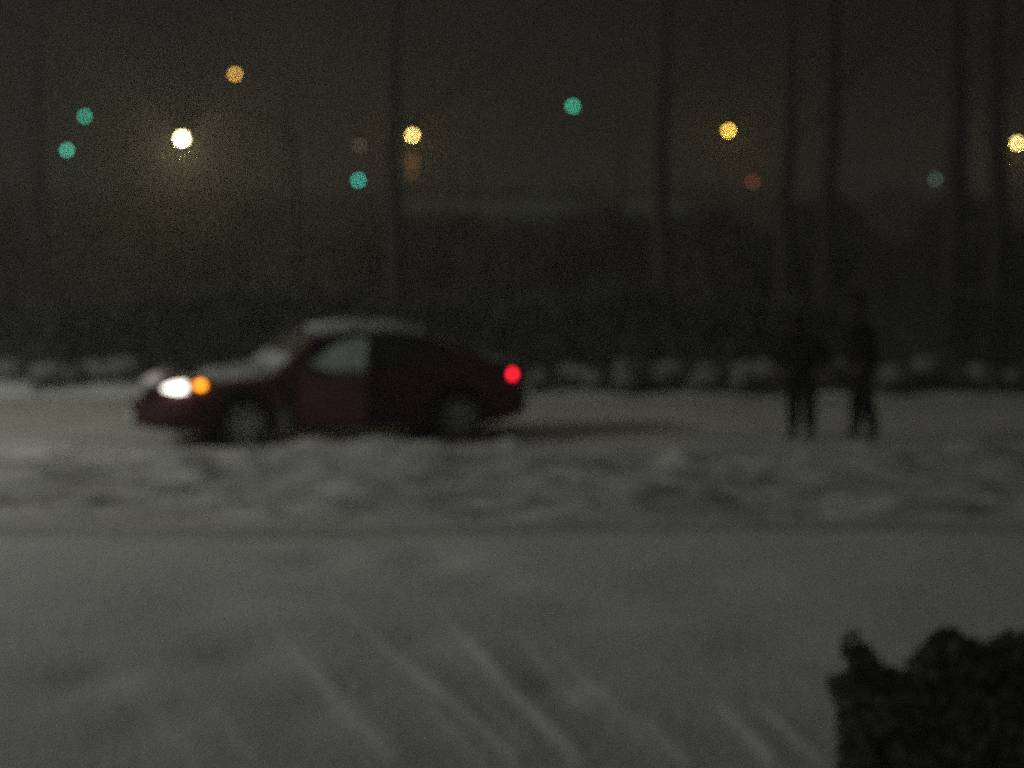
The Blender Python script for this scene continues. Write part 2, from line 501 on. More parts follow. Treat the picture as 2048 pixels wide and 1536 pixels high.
# --- weathered board fence behind the people
fy = 38.0
fence = empty('board_fence', 'grey weathered board fence behind the two people', 'fence', (0, fy, 0))
x0, x1 = at(1672, fy), at(1900, fy)
bm = bmesh.new()
k = 0; xx = x0
while xx < x1 - .1:
    h = 1.22 + .03 * math.sin(k * 2.7)
    add_box(bm, (xx + .07, 0, h / 2 + .08), (.132, .022, h)); xx += .142; k += 1
bm_obj('boards', bm, FENCEMAT, fence)
bm = bmesh.new(); add_box(bm, ((x0 + x1) / 2, -.035, 1.40), (x1 - x0 + .1, .11, .10))
bm_obj('top_rail', bm, BARK, fence)
for q in range(3):
    bm = bmesh.new(); add_box(bm, (x0 + (x1 - x0) * q / 2, .06, .66), (.1, .09, 1.36))
    bm_obj('post', bm, BARK, fence)

# --- low building far behind with a pale roof edge
by = 118.0
bld = empty('low_building', 'long low flat roofed building with a pale greenish roof edge, far behind the car', 'building', (at(1075, by), by, 0))
bw = (1420 - 850) / FPX * by
bm = bmesh.new(); add_box(bm, (0, 3, 1.1), (bw, 6, 2.3)); bm_obj('wall', bm, WALLMAT, bld)
bm = bmesh.new(); add_box(bm, (0, 3, 2.66), (bw + .6, 6.6, .78)); bm_obj('roof_edge', bm, FASCIA, bld)
for q in range(5):
    bm = bmesh.new(); add_box(bm, (-bw / 2 + 1.4 + q * (bw - 2.8) / 4, -.02, 1.3), (1.5, .06, .9)); bm_obj('window', bm, DARKGLASS, bld)

# --- the far edge of a wood that closes the view
wr = random.Random(12)
blobs = []
x = -105.0
while x < 105:
    hgt = 3.6 + 1.0 * noise.noise(Vector((x * .12, 2.0, 0))) + wr.uniform(-.3, .5)
    for zz in (.6, 1.9, hgt - .8):
        blobs.append((x + wr.uniform(-.4, .4), wr.uniform(-1, 1), zz, 1.3, 1.1, 1.1))
    x += 1.5
woods = leaf_cloud('far_woods', blobs, 44000, .16, FROSTED, None, 8, .15)
woods.location = (0, 168, 0)
tag(woods, kind='stuff', label='dark wood closing the view behind the distant lamps', cat='wood')

# ------------------------------------------------------------------ street lamps
HAZE = 0.003
FOCUS, FSTOP, LENS = 3.0, 4.05, 36.0 * FPX / 2048.0
def coc(d): return FPX * (LENS / 1000 / FSTOP) * abs(1 / FOCUS - 1 / d)
def lamp(px, py, y, col, label, group, gain=1.0, globe=.095, point=0.0, arm=2.0):
    """A pole with a curved arm that carries a globe under a small cap; the object's origin stands under the globe."""
    h = zt(py, y)
    root = empty('street_lamp', label, 'street lamp', (at(px, y), y, 0), 0, group)
    sx = arm
    bm = bmesh.new()
    add_tube(bm, [(sx, .25, -.05), (sx, .25, .15), (sx, .25, .5), (sx, .25, h * .6), (sx, .25, h + .05)], [.13, .12, .08, .065, .05], 12)
    bm_obj('pole', bm, METAL, root, True)
    bm = bmesh.new()
    add_tube(bm, [(sx, .25, h + .02), (sx * .85, .21, h + .30), (sx * .45, .11, h + .42), (0, 0, h + .36), (0, 0, h + globe + .10)], [.045, .04, .035, .035, .035], 8)
    bm_obj('arm', bm, METAL, root, True)
    bm = bmesh.new()
    add_lathe(bm, [(.20, h + globe + .015), (.19, h + globe + .05), (.10, h + globe + .11), (.02, h + globe + .15)], seg=16)
    bm_obj('cap', bm, METAL, root, True)
    c, l = coc(y), 2 * globe * FPX / y
    k = gain * max(1.0, (c / l) ** 2) * math.exp(HAZE * y)
    bm = bmesh.new(); bmesh.ops.create_uvsphere(bm, u_segments=16, v_segments=10, radius=globe, matrix=Matrix.Translation((0, 0, h)))
    gl = bm_obj('globe', bm, emit('lamp_glow', col, k), root, True)
    if point:
        gl.visible_shadow = True
        ld = bpy.data.lights.new('lamp_light', 'POINT'); ld.energy = point; ld.color = [c / max(col) for c in col]; ld.shadow_soft_size = .1 if arm > 0 else .8
        lo = bpy.data.objects.new('lamp_light', ld); COL.objects.link(lo); lo.parent = root; lo.location = (0, 0, h - globe - .12)
    return root
WARM = (1.0, .62, .17)
gY, gG = 'warm yellow street lamps in the distance', 'green street lamps in the distance'
lamp(367, 278, 44, (1.0, .86, .42), 'brightest street lamp, almost white, above the car headlight', gY, 4.5, .07, 340)
lamp(826, 271, 78, (1.0, .64, .20), 'amber street lamp straight above the car roof', gY, 1.0, .07, 150)
lamp(1455, 262, 82, (.95, .55, .09), 'yellow street lamp above the gap between car and people', gY, .85, .07, 150)
lamp(2030, 287, 74, (1.0, .70, .24), 'yellow street lamp cut close to the right frame edge', gY, 1.0, .07, 150)
lamp(474, 151, 96, (.85, .45, .10), 'highest amber street lamp, dimmer, up left of the car', gY, .55, .08)
lamp(174, 234, 108, (.035, .30, .20), 'upper of the two green lamps at the left', gG, .62, .085)
lamp(138, 301, 104, (.06, .42, .27), 'lower, brighter of the two green lamps at the left', gG, .62, .085)
lamp(718, 361, 125, (.03, .33, .25), 'teal green lamp low above the car roof', gG, .7, .10)
lamp(1145, 214, 98, (.05, .40, .24), 'single green lamp high right of the car', gG, .62, .085)
lamp(1868, 358, 135, (.035, .075, .055), 'faint grey green lamp right of the people', gG, .55, .10)
lamp(1503, 364, 130, (.10, .028, .012), 'faint reddish lamp below the right hand yellow lamp', 'faint small lamps in the distance', .5, .10)
lamp(720, 292, 140, (.045, .04, .026), 'faintest pale lamp above the teal green one', 'faint small lamps in the distance', .5, .10)
lamp(825, 322, 118, (.075, .034, .012), 'dull orange glow right under the amber lamp, made with an added faint globe', 'faint small lamps in the distance', .6, .20)  # added lamp, imitates the amber lamp's glow on what stands below it
lamp(824, 346, 128, (.05, .024, .010), 'fainter dull orange glow lower under the amber lamp, made with an added globe', 'faint small lamps in the distance', .6, .20)  # second added lamp, carries that glow further down

# the lamp that lights the road: it stands on the verge just left of the frame
rl_ = lamp(1024 - 17.0 / 24.0 * FPX, HORIZON - (8.0 - CH) * FPX / 24.0, 24.0, (.98, 1.0, .90), 'tall street lamp lighting the snowy road from the left', 'street lamps along the road', 1.0, .15, 2450, -1.4)

# ------------------------------------------------------------------ the car
TH = R(19)
car = empty('parked_car', 'dark red sedan with lights on and snow on its roof, bonnet and boot', 'car', (-2.13, 29.2, -0.02), math.pi + TH)
car.location.z = -0.05
def loft(bm, secs):
    rings = [[bm.verts.new(p) for p in s] for s in secs]
    n = len(secs[0])
    for a, b in zip(rings[:-1], rings[1:]):
        for k in range(n):
            bm.faces.new((a[k], a[(k + 1) % n], b[(k + 1) % n], b[k]))
    bm.faces.new(list(reversed(rings[0]))); bm.faces.new(rings[-1])
    bmesh.ops.recalc_face_normals(bm, faces=bm.faces[:])
ST = [(2.28, .50, .34, .60), (2.24, .64, .27, .655), (2.12, .755, .22, .70), (1.9, .815, .20, .755), (1.6, .845, .19, .80), (1.3, .855, .19, .835), (1.0, .86, .19, .875), (.8, .86, .19, .905), (.4, .862, .19, .915),
      (0, .862, .19, .92), (-.5, .862, .19, .925), (-1.0, .86, .19, .935), (-1.3, .856, .19, .95), (-1.6, .848, .20, .965), (-1.9, .82, .23, .965), (-2.08, .77, .27, .945), (-2.16, .70, .32, .90), (-2.19, .62, .38, .80)]
def half(w, zb, z1):
    return [(.70 * w, zb), (.95 * w, zb + .05), (.99 * w, zb + .16), (w, .50 if z1 > .62 else (zb + z1) / 2), (.985 * w, z1 - .17 if z1 > .75 else z1 - .12), (.955 * w, z1 - .07), (.89 * w, z1 - .02), (.55 * w, z1 + .012)]
secs = []
for X, w, zb, z1 in ST:
    hp = half(w, zb, z1)
    secs.append([(X, y, z) for y, z in hp] + [(X, -y, z) for y, z in reversed(hp)])
bm = bmesh.new(); loft(bm, secs)
body = bm_obj('body', bm, PAINT, car, True)
# wheel arches cut into the body
cut = bmesh.new()
for X in (1.3, -1.3):
    for s in (1, -1):
        bmesh.ops.create_cone(cut, cap_ends=True, segments=28, radius1=.375, radius2=.375, depth=.5, matrix=Matrix.Translation((X, s * .80, .32)) @ Matrix.Rotation(math.pi / 2, 4, 'X'))
cutter = bm_obj('cutter', cut)
cutter.parent = car
bo = body.modifiers.new('arches', 'BOOLEAN'); bo.object = cutter; bo.operation = 'DIFFERENCE'; bo.solver = 'EXACT'
bpy.context.view_layer.update()
baked(body)
bpy.data.objects.remove(cutter, do_unlink=True)
# cabin
GH = [(.90, .915), (.69, 1.08), (.48, 1.235), (.28, 1.335), (-.05, 1.378), (-.40, 1.385), (-.70, 1.365), (-.98, 1.305), (-1.25, 1.20), (-1.48, 1.09), (-1.72, .975)]
def wtop(h): return .79 - .215 * min(1, max(0, (h - .92) / .46))
secs = []
for X, h in GH:
    wt = wtop(h)
    hp = [(.80, .86), (.79, .92) if h > 1.0 else (.79, h - .03), (wt + .005, h - .05 if h > 1.0 else h - .02), (wt - .03, h - .012), (wt * .55, h + .008)]
    secs.append([(X, y, z) for y, z in hp] + [(X, -y, z) for y, z in reversed(hp)])
bm = bmesh.new(); loft(bm, secs)
bm_obj('cabin', bm, PAINT, car, True)
def sidey(z): return .79 - .215 * (z - .92) / .46
def side_panel(name, pts, s, m, parent, out=.008, base=None):
    bm = bmesh.new()
    P = [(X, s * ((sidey(z) if z > .92 else .79) + .004), z) for X, z in pts]
    poly_panel(bm, P, (0, s * out, out * .4))
    return bm_obj(name, bm, m, parent)
FRONTWIN = [(.64, .955), (.34, 1.215), (.05, 1.298), (-.06, 1.298), (-.08, .955)]
REARWIN = [(-.14, .955), (-.12, 1.30), (-.45, 1.305), (-.74, 1.27), (-1.02, 1.18), (-1.18, 1.06), (-1.22, .97)]
side_panel('side_window', REARWIN, 1, DARKGLASS, car)
side_panel('side_window', REARWIN, -1, DARKGLASS, car)
side_panel('side_window', FRONTWIN, -1, DARKGLASS, car)
side_panel('doorway_shade_upper', [(.68, .90), (.66, .945), (.36, 1.235), (.04, 1.315), (-.10, 1.315), (-.12, .90)], 1, BLACKTRIM, car)  # black sheet painting the shade inside the open doorway, window part
bm = bmesh.new(); poly_panel(bm, [(.70, .868, .27), (.70, .868, .86), (-.12, .868, .86), (-.12, .868, .27)], (0, .004, 0)); bm_obj('doorway_shade_lower', bm, BLACKTRIM, car)  # black sheet over the body side, painting the shade of the lower doorway
bm = bmesh.new(); poly_panel(bm, [(.845, .70, .965), (.845, -.70, .965), (.385, -.60, 1.295), (.385, .60, 1.295)], (.010, 0, .016)); bm_obj('windscreen', bm, WINDSCREEN, car)
bm = bmesh.new(); poly_panel(bm, [(-1.66, .68, 1.01), (-1.66, -.68, 1.01), (-1.06, -.58, 1.285), (-1.06, .58, 1.285)], (-.012, 0, .020)); bm_obj('rear_window', bm, DARKGLASS, car)
# front door, standing off its frame
HX, HY, OPEN, DL = .70, .872, R(35), .84
droot = None
def swing(p):
    dx, dy = p[0] - HX, p[1] - HY
    c, s = math.cos(-OPEN), math.sin(-OPEN)
    return (HX + dx * c - dy * s, HY + dx * s + dy * c, p[2])
bm = bmesh.new()
prof = [(.27, -.02), (.34, 0), (.55, .006), (.74, .0), (.86, -.02), (.93, -.06)]
cols = [HX, HX - .02, HX - DL / 2, HX - DL + .02, HX - DL]
outer = [[bm.verts.new(swing((X, HY + o, z))) for z, o in prof] for X in cols]
inner = [[bm.verts.new(swing((X, HY + o - .07, z))) for z, o in prof] for X in cols]
for g in (outer, inner):
    for i in range(len(cols) - 1):
        for j in range(len(prof) - 1):
            bm.faces.new((g[i][j], g[i + 1][j], g[i + 1][j + 1], g[i][j + 1]))
for i in range(len(cols) - 1):
    for j in (0, len(prof) - 1):
        bm.faces.new((outer[i][j], outer[i + 1][j], inner[i + 1][j], inner[i][j]))
for j in range(len(prof) - 1):
    for i in (0, len(cols) - 1):
        bm.faces.new((outer[i][j], outer[i][j + 1], inner[i][j + 1], inner[i][j]))
bmesh.ops.recalc_face_normals(bm, faces=bm.faces[:])
door = bm_obj('door', bm, PAINT, car)
def dside(X, z): return swing((X, .812 - .215 * (z - .92) / .46, z))
loop = [(.66, .93), (.34, 1.225), (.06, 1.315), (-.11, 1.318), (-.13, .93)]
bm = bmesh.new(); add_tube(bm, [dside(*p) for p in loop], [.022] * 5, 8)
bm_obj('window_frame', bm, BLACKTRIM, door)
bm = bmesh.new(); poly_panel(bm, [dside(*p) for p in [(.64, .935), (.345, 1.215), (.06, 1.303), (-.10, 1.305), (-.118, .935)]], (.002, .006, 0)); bm_obj('window', bm, FROST, door)
bm = bmesh.new(); hp = [swing((X, HY + o, .80)) for X, o in ((.06, .0), (.05, .035), (-.07, .035), (-.08, .0))]; add_tube(bm, hp, [.012] * 4, 6); bm_obj('handle', bm, BLACKTRIM, door)
# closed doors
def flush_door(s, X0, X1):
    bm = bmesh.new()
    pts = [(.27, -.004), (.50, .0), (.74, -.008), (.87, -.035)]
    a = [[bm.verts.new((X, s * (.866 + o), z)) for z, o in pts] for X in (X0, X1)]
    b = [[bm.verts.new((X, s * (.846 + o), z)) for z, o in pts] for X in (X0, X1)]
    for g in (a, b):
        for j in range(3): bm.faces.new((g[0][j], g[1][j], g[1][j + 1], g[0][j + 1]))
    for j in range(3):
        for i in (0, 1): bm.faces.new((a[i][j], a[i][j + 1], b[i][j + 1], b[i][j]))
    for j in (0, 3): bm.faces.new((a[0][j], a[1][j], b[1][j], b[0][j]))
    bmesh.ops.recalc_face_normals(bm, faces=bm.faces[:])
    d = bm_obj('door', bm, PAINT, car)
    bm = bmesh.new(); xm = X1 + .14 * (1 if X0 > X1 else -1)
    add_tube(bm, [(xm + .07, s * .862, .80), (xm + .06, s * .90, .80), (xm - .06, s * .90, .80), (xm - .07, s * .862, .80)], [.012] * 4, 6)
    bm_obj('handle', bm, BLACKTRIM, d)
flush_door(1, -.15, -.88); flush_door(-1, -.15, -.88); flush_door(-1, .70, -.12)
# wheels
def wheel(X, s):
    bm = bmesh.new()
    add_lathe(bm, [(.20, -.10), (.27, -.105), (.305, -.08), (.31, 0), (.305, .08), (.27, .105), (.20, .10)], (X, s * .755, .31), 32, 'Y')
    w = bm_obj('wheel', bm, TYRE, car, True)
    bm = bmesh.new()
    add_lathe(bm, [(.205, -.06), (.225, .07 * s if s > 0 else .07), (.215, .095), (.19, .085), (.06, .06), (.05, .075), (.02, .08)] if s > 0 else [(.205, .06), (.225, -.07), (.215, -.095), (.19, -.085), (.06, -.06), (.05, -.075), (.02, -.08)], (X, s * .765, .31), 28, 'Y')
    bm_obj('rim', bm, RIM, w, True)
    bm = bmesh.new()
    for k in range(7):
        a = k * 2 * math.pi / 7
        add_box(bm, (X + .115 * math.cos(a), s * .845, .31 + .115 * math.sin(a)), (.19, .03, .05), Matrix.Rotation(-a, 4, 'Y'))
    bm_obj('spokes', bm, RIM, w)
for X in (1.3, -1.3):
    for s in (1, -1): wheel(X, s)
# bumpers
def bar(name, pts, r, sy, m, zc):
    bm = bmesh.new(); add_tube(bm, pts, r, 10)
    for v in bm.verts: v.co.z = zc + (v.co.z - zc) * sy
    return bm_obj(name, bm, m, car, True)
bar('front_bumper', [(1.72, .80, .40), (2.0, .775, .40), (2.26, .64, .40), (2.38, .32, .40), (2.41, 0, .40), (2.38, -.32, .40), (2.26, -.64, .40), (2.0, -.775, .40), (1.72, -.80, .40)], [.05] + [.085] * 7 + [.05], 1.7, PAINT, .40)
bar('rear_bumper', [(-1.72, .80, .44), (-1.98, .77, .44), (-2.14, .60, .44), (-2.2, .3, .44), (-2.21, 0, .44), (-2.2, -.3, .44), (-2.14, -.60, .44), (-1.98, -.77, .44), (-1.72, -.80, .44)], [.05] + [.085] * 7 + [.05], 1.6, PAINT, .44)
bm = bmesh.new(); poly_panel(bm, [(2.285, .36, .575), (2.285, -.36, .575), (2.255, -.36, .645), (2.255, .36, .645)], (.02, 0, .004)); bm_obj('grille', bm, BLACKTRIM, car)
bm = bmesh.new(); add_box(bm, (2.502, 0, .40), (.012, .46, .11)); bm_obj('number_plate', bm, PLATE, car)
bm = bmesh.new(); add_box(bm, (-2.355, 0, .50), (.012, .46, .11)); bm_obj('number_plate', bm, PLATE, car)
# lamps
HEAD = emit('headlight_glow', (1.0, .95, .85), 4.0)
HEADDIM = emit('headlight_glow_dim', (1.0, .93, .85), 0.28)
AMBER = emit('indicator_glow', (1.0, .30, .015), 6.5)
AMBERDIM = mat('indicator_lens', (.35, .12, .02), .4)
TAIL = emit('tail_glow', (1.0, .012, .03), 7.5)
TAILDIM = emit('tail_glow_dim', (.5, .01, .02), .6)
def headlight(s, m):
    bm = bmesh.new()
    pts = [(2.205, .615, .715), (2.195, .62, .75), (2.10, .725, .80), (1.995, .785, .815), (1.99, .80, .70), (2.09, .755, .69)]
    a = [bm.verts.new((X, s * y, z)) for X, y, z in pts]
    b = [bm.verts.new((X + .028, s * (y + .02), z + .002)) for X, y, z in pts]
    bm.faces.new(a); bm.faces.new(list(reversed(b)))
    for i in range(6): bm.faces.new((a[(i + 1) % 6], a[i], b[i], b[(i + 1) % 6]))
    bmesh.ops.recalc_face_normals(bm, faces=bm.faces[:])
    return bm_obj('headlight', bm, m, car)
headlight(1, HEAD); headlight(-1, HEADDIM)
for s in (1, -1):
    bm = bmesh.new(); bmesh.ops.create_uvsphere(bm, u_segments=14, v_segments=8, radius=1, matrix=Matrix.Translation((1.835, s * .828, .775)) @ Matrix.Diagonal((.055, .03, .04, 1)))
    bm_obj('indicator', bm, AMBER if s > 0 else AMBERDIM, car, True)
    bm = bmesh.new(); bmesh.ops.create_uvsphere(bm, u_segments=14, v_segments=8, radius=1, matrix=Matrix.Translation((-1.985, s * .795, .815)) @ Matrix.Diagonal((.028, .035, .05, 1)))
    bm_obj('tail_light', bm, TAIL if s > 0 else TAILDIM, car, True)
    bm = bmesh.new()
    blob_mesh(bm, (.63, s * .97, .985), (.055, .10, .065), .05, 1, 0, 2); add_box(bm, (.63, s * .86, .96), (.03, .12, .025))
    bm_obj('mirror', bm, BLACKTRIM, car, True)
# snow lying on the car
def snow_sheet(name, fn, x0, x1, w, nxs, nys, thick, seed):
    V, F = [], []
    for top in (1, 0):
        for i in range(nxs + 1):
            X = x0 + (x1 - x0) * i / nxs
            ww = w(X)
            for j in range(nys + 1):
                u = -1 + 2 * j / nys
                e = max(0.0, 1 - max(abs(u) ** 6, abs(2 * i / nxs - 1) ** 8))
                z = fn(X, u * ww)
                z += (thick * (0.45 + 0.55 * e) * (1 + .45 * noise.fractal(Vector((X * 3 + seed, u * 3, seed)), .9, 2, 3))) * e ** .5 + .004 if top else -.02
                V.append((X, u * ww * (1 + .02 * noise.noise(Vector((X * 5, u, seed)))), z))
    n = (nxs + 1) * (nys + 1); m = nys + 1
    for i in range(nxs):
        for j in range(nys):
            a = i * m + j
            F.append((a, a + 1, a + 1 + m, a + m)); F.append((n + a, n + a + m, n + a + 1 + m, n + a + 1))
    for i in range(nxs):
        for j in (0, nys):
            a = i * m + j; F.append((a, a + m, n + a + m, n + a))
    for j in range(nys):
        for i in (0, nxs):
            a = i * m + j; F.append((a, a + 1, n + a + 1, n + a))
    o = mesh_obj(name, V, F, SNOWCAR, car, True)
    return o
def interp(tab, X):
    for (a, ha), (b, hb) in zip(tab[:-1], tab[1:]):
        if b <= X <= a: return ha + (hb - ha) * (a - X) / (a - b)
    return tab[-1][1] if X < tab[-1][0] else tab[0][1]
HOOD = [(X, z1) for X, w, zb, z1 in ST]
roofz = lambda X, y: interp(GH, X) + .008 - .055 * max(0, (abs(y) - .36) / .24) ** 2
bodyz = lambda X, y: interp(HOOD, X) + .014 - .10 * max(0, (abs(y) - .45) / .4) ** 2
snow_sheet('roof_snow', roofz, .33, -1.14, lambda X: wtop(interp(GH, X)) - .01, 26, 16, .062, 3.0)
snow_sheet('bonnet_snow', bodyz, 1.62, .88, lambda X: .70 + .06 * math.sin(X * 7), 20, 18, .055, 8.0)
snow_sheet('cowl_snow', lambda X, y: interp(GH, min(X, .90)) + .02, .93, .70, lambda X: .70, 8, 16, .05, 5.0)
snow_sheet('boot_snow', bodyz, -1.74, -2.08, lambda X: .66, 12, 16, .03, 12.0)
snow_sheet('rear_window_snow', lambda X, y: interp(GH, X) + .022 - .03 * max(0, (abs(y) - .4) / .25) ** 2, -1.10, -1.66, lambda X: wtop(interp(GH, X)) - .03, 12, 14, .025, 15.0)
for s in (1, -1):
    bm = bmesh.new(); blob_mesh(bm, (.85, s * .856, .32), (.085, .016, .13), .4, 2.5, 4.0 + s, 3)
    bm_obj('snow_crust', bm, SLUSH, car, True)
# beam of the headlights
for s, e in ((1, 12), (-1, 10)):
    ld = bpy.data.lights.new('headlight_beam', 'SPOT'); ld.energy = e; ld.spot_size = R(75); ld.spot_blend = .9; ld.color = (1, .93, .82); ld.shadow_soft_size = .06
    lo = bpy.data.objects.new('headlight_beam', ld); COL.objects.link(lo); lo.parent = car
    lo.location = (2.56, s * .62, .68)
    lo.rotation_euler = Vector((1, 0, -.18)).to_track_quat('-Z', 'Y').to_euler()

# ------------------------------------------------------------------ people
def skin_mesh(name, chains, material, parent, sub=2):
    """Chains of (point, radius); a chain may start at an existing point (same coordinates) to branch from it."""
    verts, edges, rad, idx = [], [], [], {}
    for ch in chains:
        prev = None
        for p, r in ch:
            key = tuple(round(c, 4) for c in p)
            if key not in idx:
                idx[key] = len(verts); verts.append(p); rad.append(r)
            if prev is not None and prev != idx[key]: edges.append((prev, idx[key]))
            prev = idx[key]
    me = bpy.data.meshes.new(name); me.from_pydata(verts, edges, []); me.update()
    o = bpy.data.objects.new(name, me); COL.objects.link(o); o.parent = parent
    me.materials.append(material)
    o.modifiers.new('skin', 'SKIN')
    if not me.skin_vertices:
        bm = bmesh.new(); bm.from_mesh(me); bm.verts.layers.skin.verify(); bm.to_mesh(me); bm.free()
    for i, sv in enumerate(me.skin_vertices[0].data):
        r = rad[i]; sv.radius = (r, r) if not isinstance(r, tuple) else r
        sv.use_root = (i == 0)
    ss = o.modifiers.new('smooth', 'SUBSURF'); ss.levels = sub; ss.render_levels = sub
    bpy.context.view_layer.update()
    return baked(o)

def hand(wrist, d, side, fwd):
    """Palm, four fingers of unequal length and a thumb, slightly curled; d = arm direction, fwd = palm front."""
    w = Vector(wrist); d = Vector(d).normalized(); f = Vector(fwd).normalized(); s = d.cross(f).normalized() * side
    palm = w + d * .05; knk = w + d * .085
    out = [[(tuple(w), .024), (tuple(palm), .030), (tuple(knk), .028)]]
    for i, L in enumerate((.068, .078, .072, .056)):
        b = knk + f * (.027 - .018 * i)
        out.append([(tuple(knk), .028), (tuple(b + d * .012), .0095), (tuple(b + d * (.012 + L * .5) + s * .012), .0085), (tuple(b + d * (.012 + L * .85) + s * .034), .0075)])
    t0 = palm + f * .03
    out.append([(tuple(palm), .030), (tuple(t0), .013), (tuple(t0 + d * .03 + f * .015 + s * .01), .010), (tuple(t0 + d * .055 + f * .016 + s * .02), .008)])
    return out

def person(label, x, y, rz, J, bulk, cap_kind):
    """J: joints of a person about 1.7 m tall facing local -X."""
    root = empty('person', label, 'person', (x, y, 0), rz)
    P = J['pelvis']; C = J['chest']; N = J['neck']; H = J['head']
    S = tuple((Vector(P) + Vector(C)) / 2)
    hd = Vector(H); f = Vector(J['face']).normalized(); up = (hd - Vector(N)).normalized(); sd = up.cross(f).normalized()
    v = lambda q: tuple(q)
    chains = [[(P, .125), (S, .12), (C, (.15, .12)), (N, .058), (v(hd - up * .06 + f * .02), .07), (v(hd + f * .005), .094), (v(hd + up * .075 - f * .01), .075)]]
    chains.append([(v(hd + f * .005), .094), (v(hd + f * .088 - up * .005), .018), (v(hd + f * .115 - up * .022), .012)])      # nose
    for s in (1, -1):
        chains.append([(v(hd + f * .005), .094), (v(hd + sd * s * .09), .02), (v(hd + sd * s * .105 - f * .012 + up * .01), .016)])   # ears
    jac = [[(P, .17 * bulk), (S, .175 * bulk), (C, (.185 * bulk, .165 * bulk)), (tuple(Vector(C).lerp(Vector(N), .75)), .095 * bulk)]]
    jac[0].insert(0, (tuple(Vector(P) - Vector((0, 0, .12))), .178 * bulk))
    tro = [[(tuple(Vector(P) + Vector((0, 0, .05))), .15), (P, .155)]]
    for k, s in (('l', 1), ('r', -1)):
        sh, el, wr = J['sho_' + k], J['elb_' + k], J['wri_' + k]
        chains.append([(C, .15), (sh, .062), (el, .042), (wr, .027)])
        d = Vector(wr) - Vector(el)
        chains += hand(wr, d, s, J['handfwd'])
        jac.append([(C, .17), (sh, .085 * bulk), (el, .068 * bulk), (tuple(Vector(el).lerp(Vector(wr), .93)), .05 * bulk)])
        hp, kn, an, to = J['hip_' + k], J['kne_' + k], J['ank_' + k], J['toe_' + k]
        chains.append([(P, .125), (hp, .085), (kn, .056), (an, .038), (to, .035)])
        tro.append([(P, .165), (hp, .115), (kn, .090), (tuple(Vector(kn).lerp(Vector(an), .9)), .078)])
    skin_mesh('body', chains, SKIN, root)
    skin_mesh('jacket', jac, COAT, root)
    skin_mesh('trousers', tro, DENIM, root)
    for k in ('l', 'r'):
        an, to = Vector(J['ank_' + k]), Vector(J['toe_' + k])
        skin_mesh('boot', [[(v(an + Vector((0, 0, .12))), .060), (v(an), .058), (v(an + (to - an) * .5 - Vector((0, 0, .012))), .052), (v(to + (to - an) * .12), .047)]], BOOT, root, 1)
    for s in (1, -1):
        bm = bmesh.new(); bmesh.ops.create_uvsphere(bm, u_segments=8, v_segments=6, radius=.013, matrix=Matrix.Translation(hd + f * .083 + sd * s * .032 + up * .012))
        bm_obj('eye', bm, BLACKTRIM, root, True)
    bm = bmesh.new(); blob_mesh(bm, v(hd - up * .075 + f * .022), (.118, .112, .066), .08, 3, 5.0, 3)
    bm_obj('scarf', bm, WOOL, root, True)
    bm = bmesh.new()
    if cap_kind == 'hair':
        blob_mesh(bm, v(hd + up * .035 - f * .022), (.108, .100, .100), .10, 3, 2.0, 3)
        bm_obj('hair', bm, HAIR, root, True)
    else:
        blob_mesh(bm, v(hd + up * .06 - f * .012), (.116, .112, .098), .04, 4, 1.0, 3)
        bm_obj('knitted_hat', bm, WOOL, root, True)
    return root

# taller person, side on, in mid stance with legs apart
J2 = dict(pelvis=(0, 0, .95), chest=(-.03, 0, 1.34), neck=(-.05, 0, 1.50), head=(-.075, 0, 1.625), face=(-1, .05, -.1), handfwd=(-1, 0, 0),
          sho_l=(-.03, -.17, 1.40), elb_l=(.05, -.215, 1.13), wri_l=(-.05, -.22, .90), sho_r=(-.03, .17, 1.40), elb_r=(.04, .21, 1.13), wri_r=(-.07, .20, .91),
          hip_l=(.02, -.09, .88), kne_l=(.06, -.10, .50), ank_l=(.145, -.10, .10), toe_l=(.02, -.105, .045), hip_r=(-.02, .09, .88), kne_r=(-.07, .10, .50), ank_r=(-.07, .10, .10), toe_r=(-.19, .105, .045))
yp = 28.7
person('taller person in black, standing sideways with legs apart on the snowy road', at(1727, yp), yp, R(-8), J2, 1.28, 'hat')
# shorter, broader person in a thick coat, head bowed, hands held at the front pockets, facing the car and half turned to the camera
J1 = dict(pelvis=(0, 0, .84), chest=(-.05, 0, 1.13), neck=(-.09, 0, 1.26), head=(-.15, 0, 1.36), face=(-1, 0, -.35), handfwd=(-1, 0, 0),
          sho_l=(-.04, -.20, 1.18), elb_l=(.06, -.30, .97), wri_l=(-.09, -.26, .83), sho_r=(-.04, .20, 1.18), elb_r=(.06, .30, .97), wri_r=(-.09, .26, .83),
          hip_l=(0, -.095, .78), kne_l=(-.03, -.105, .44), ank_l=(.0, -.11, .09), toe_l=(-.12, -.13, .045), hip_r=(0, .095, .78), kne_r=(-.02, .105, .44), ank_r=(.02, .11, .09), toe_r=(-.10, .13, .045))
yp = 28.75
person('shorter broad person in a bulky black coat, standing between the car and the taller person', at(1606, yp), yp, R(62), J1, 1.16, 'hat')

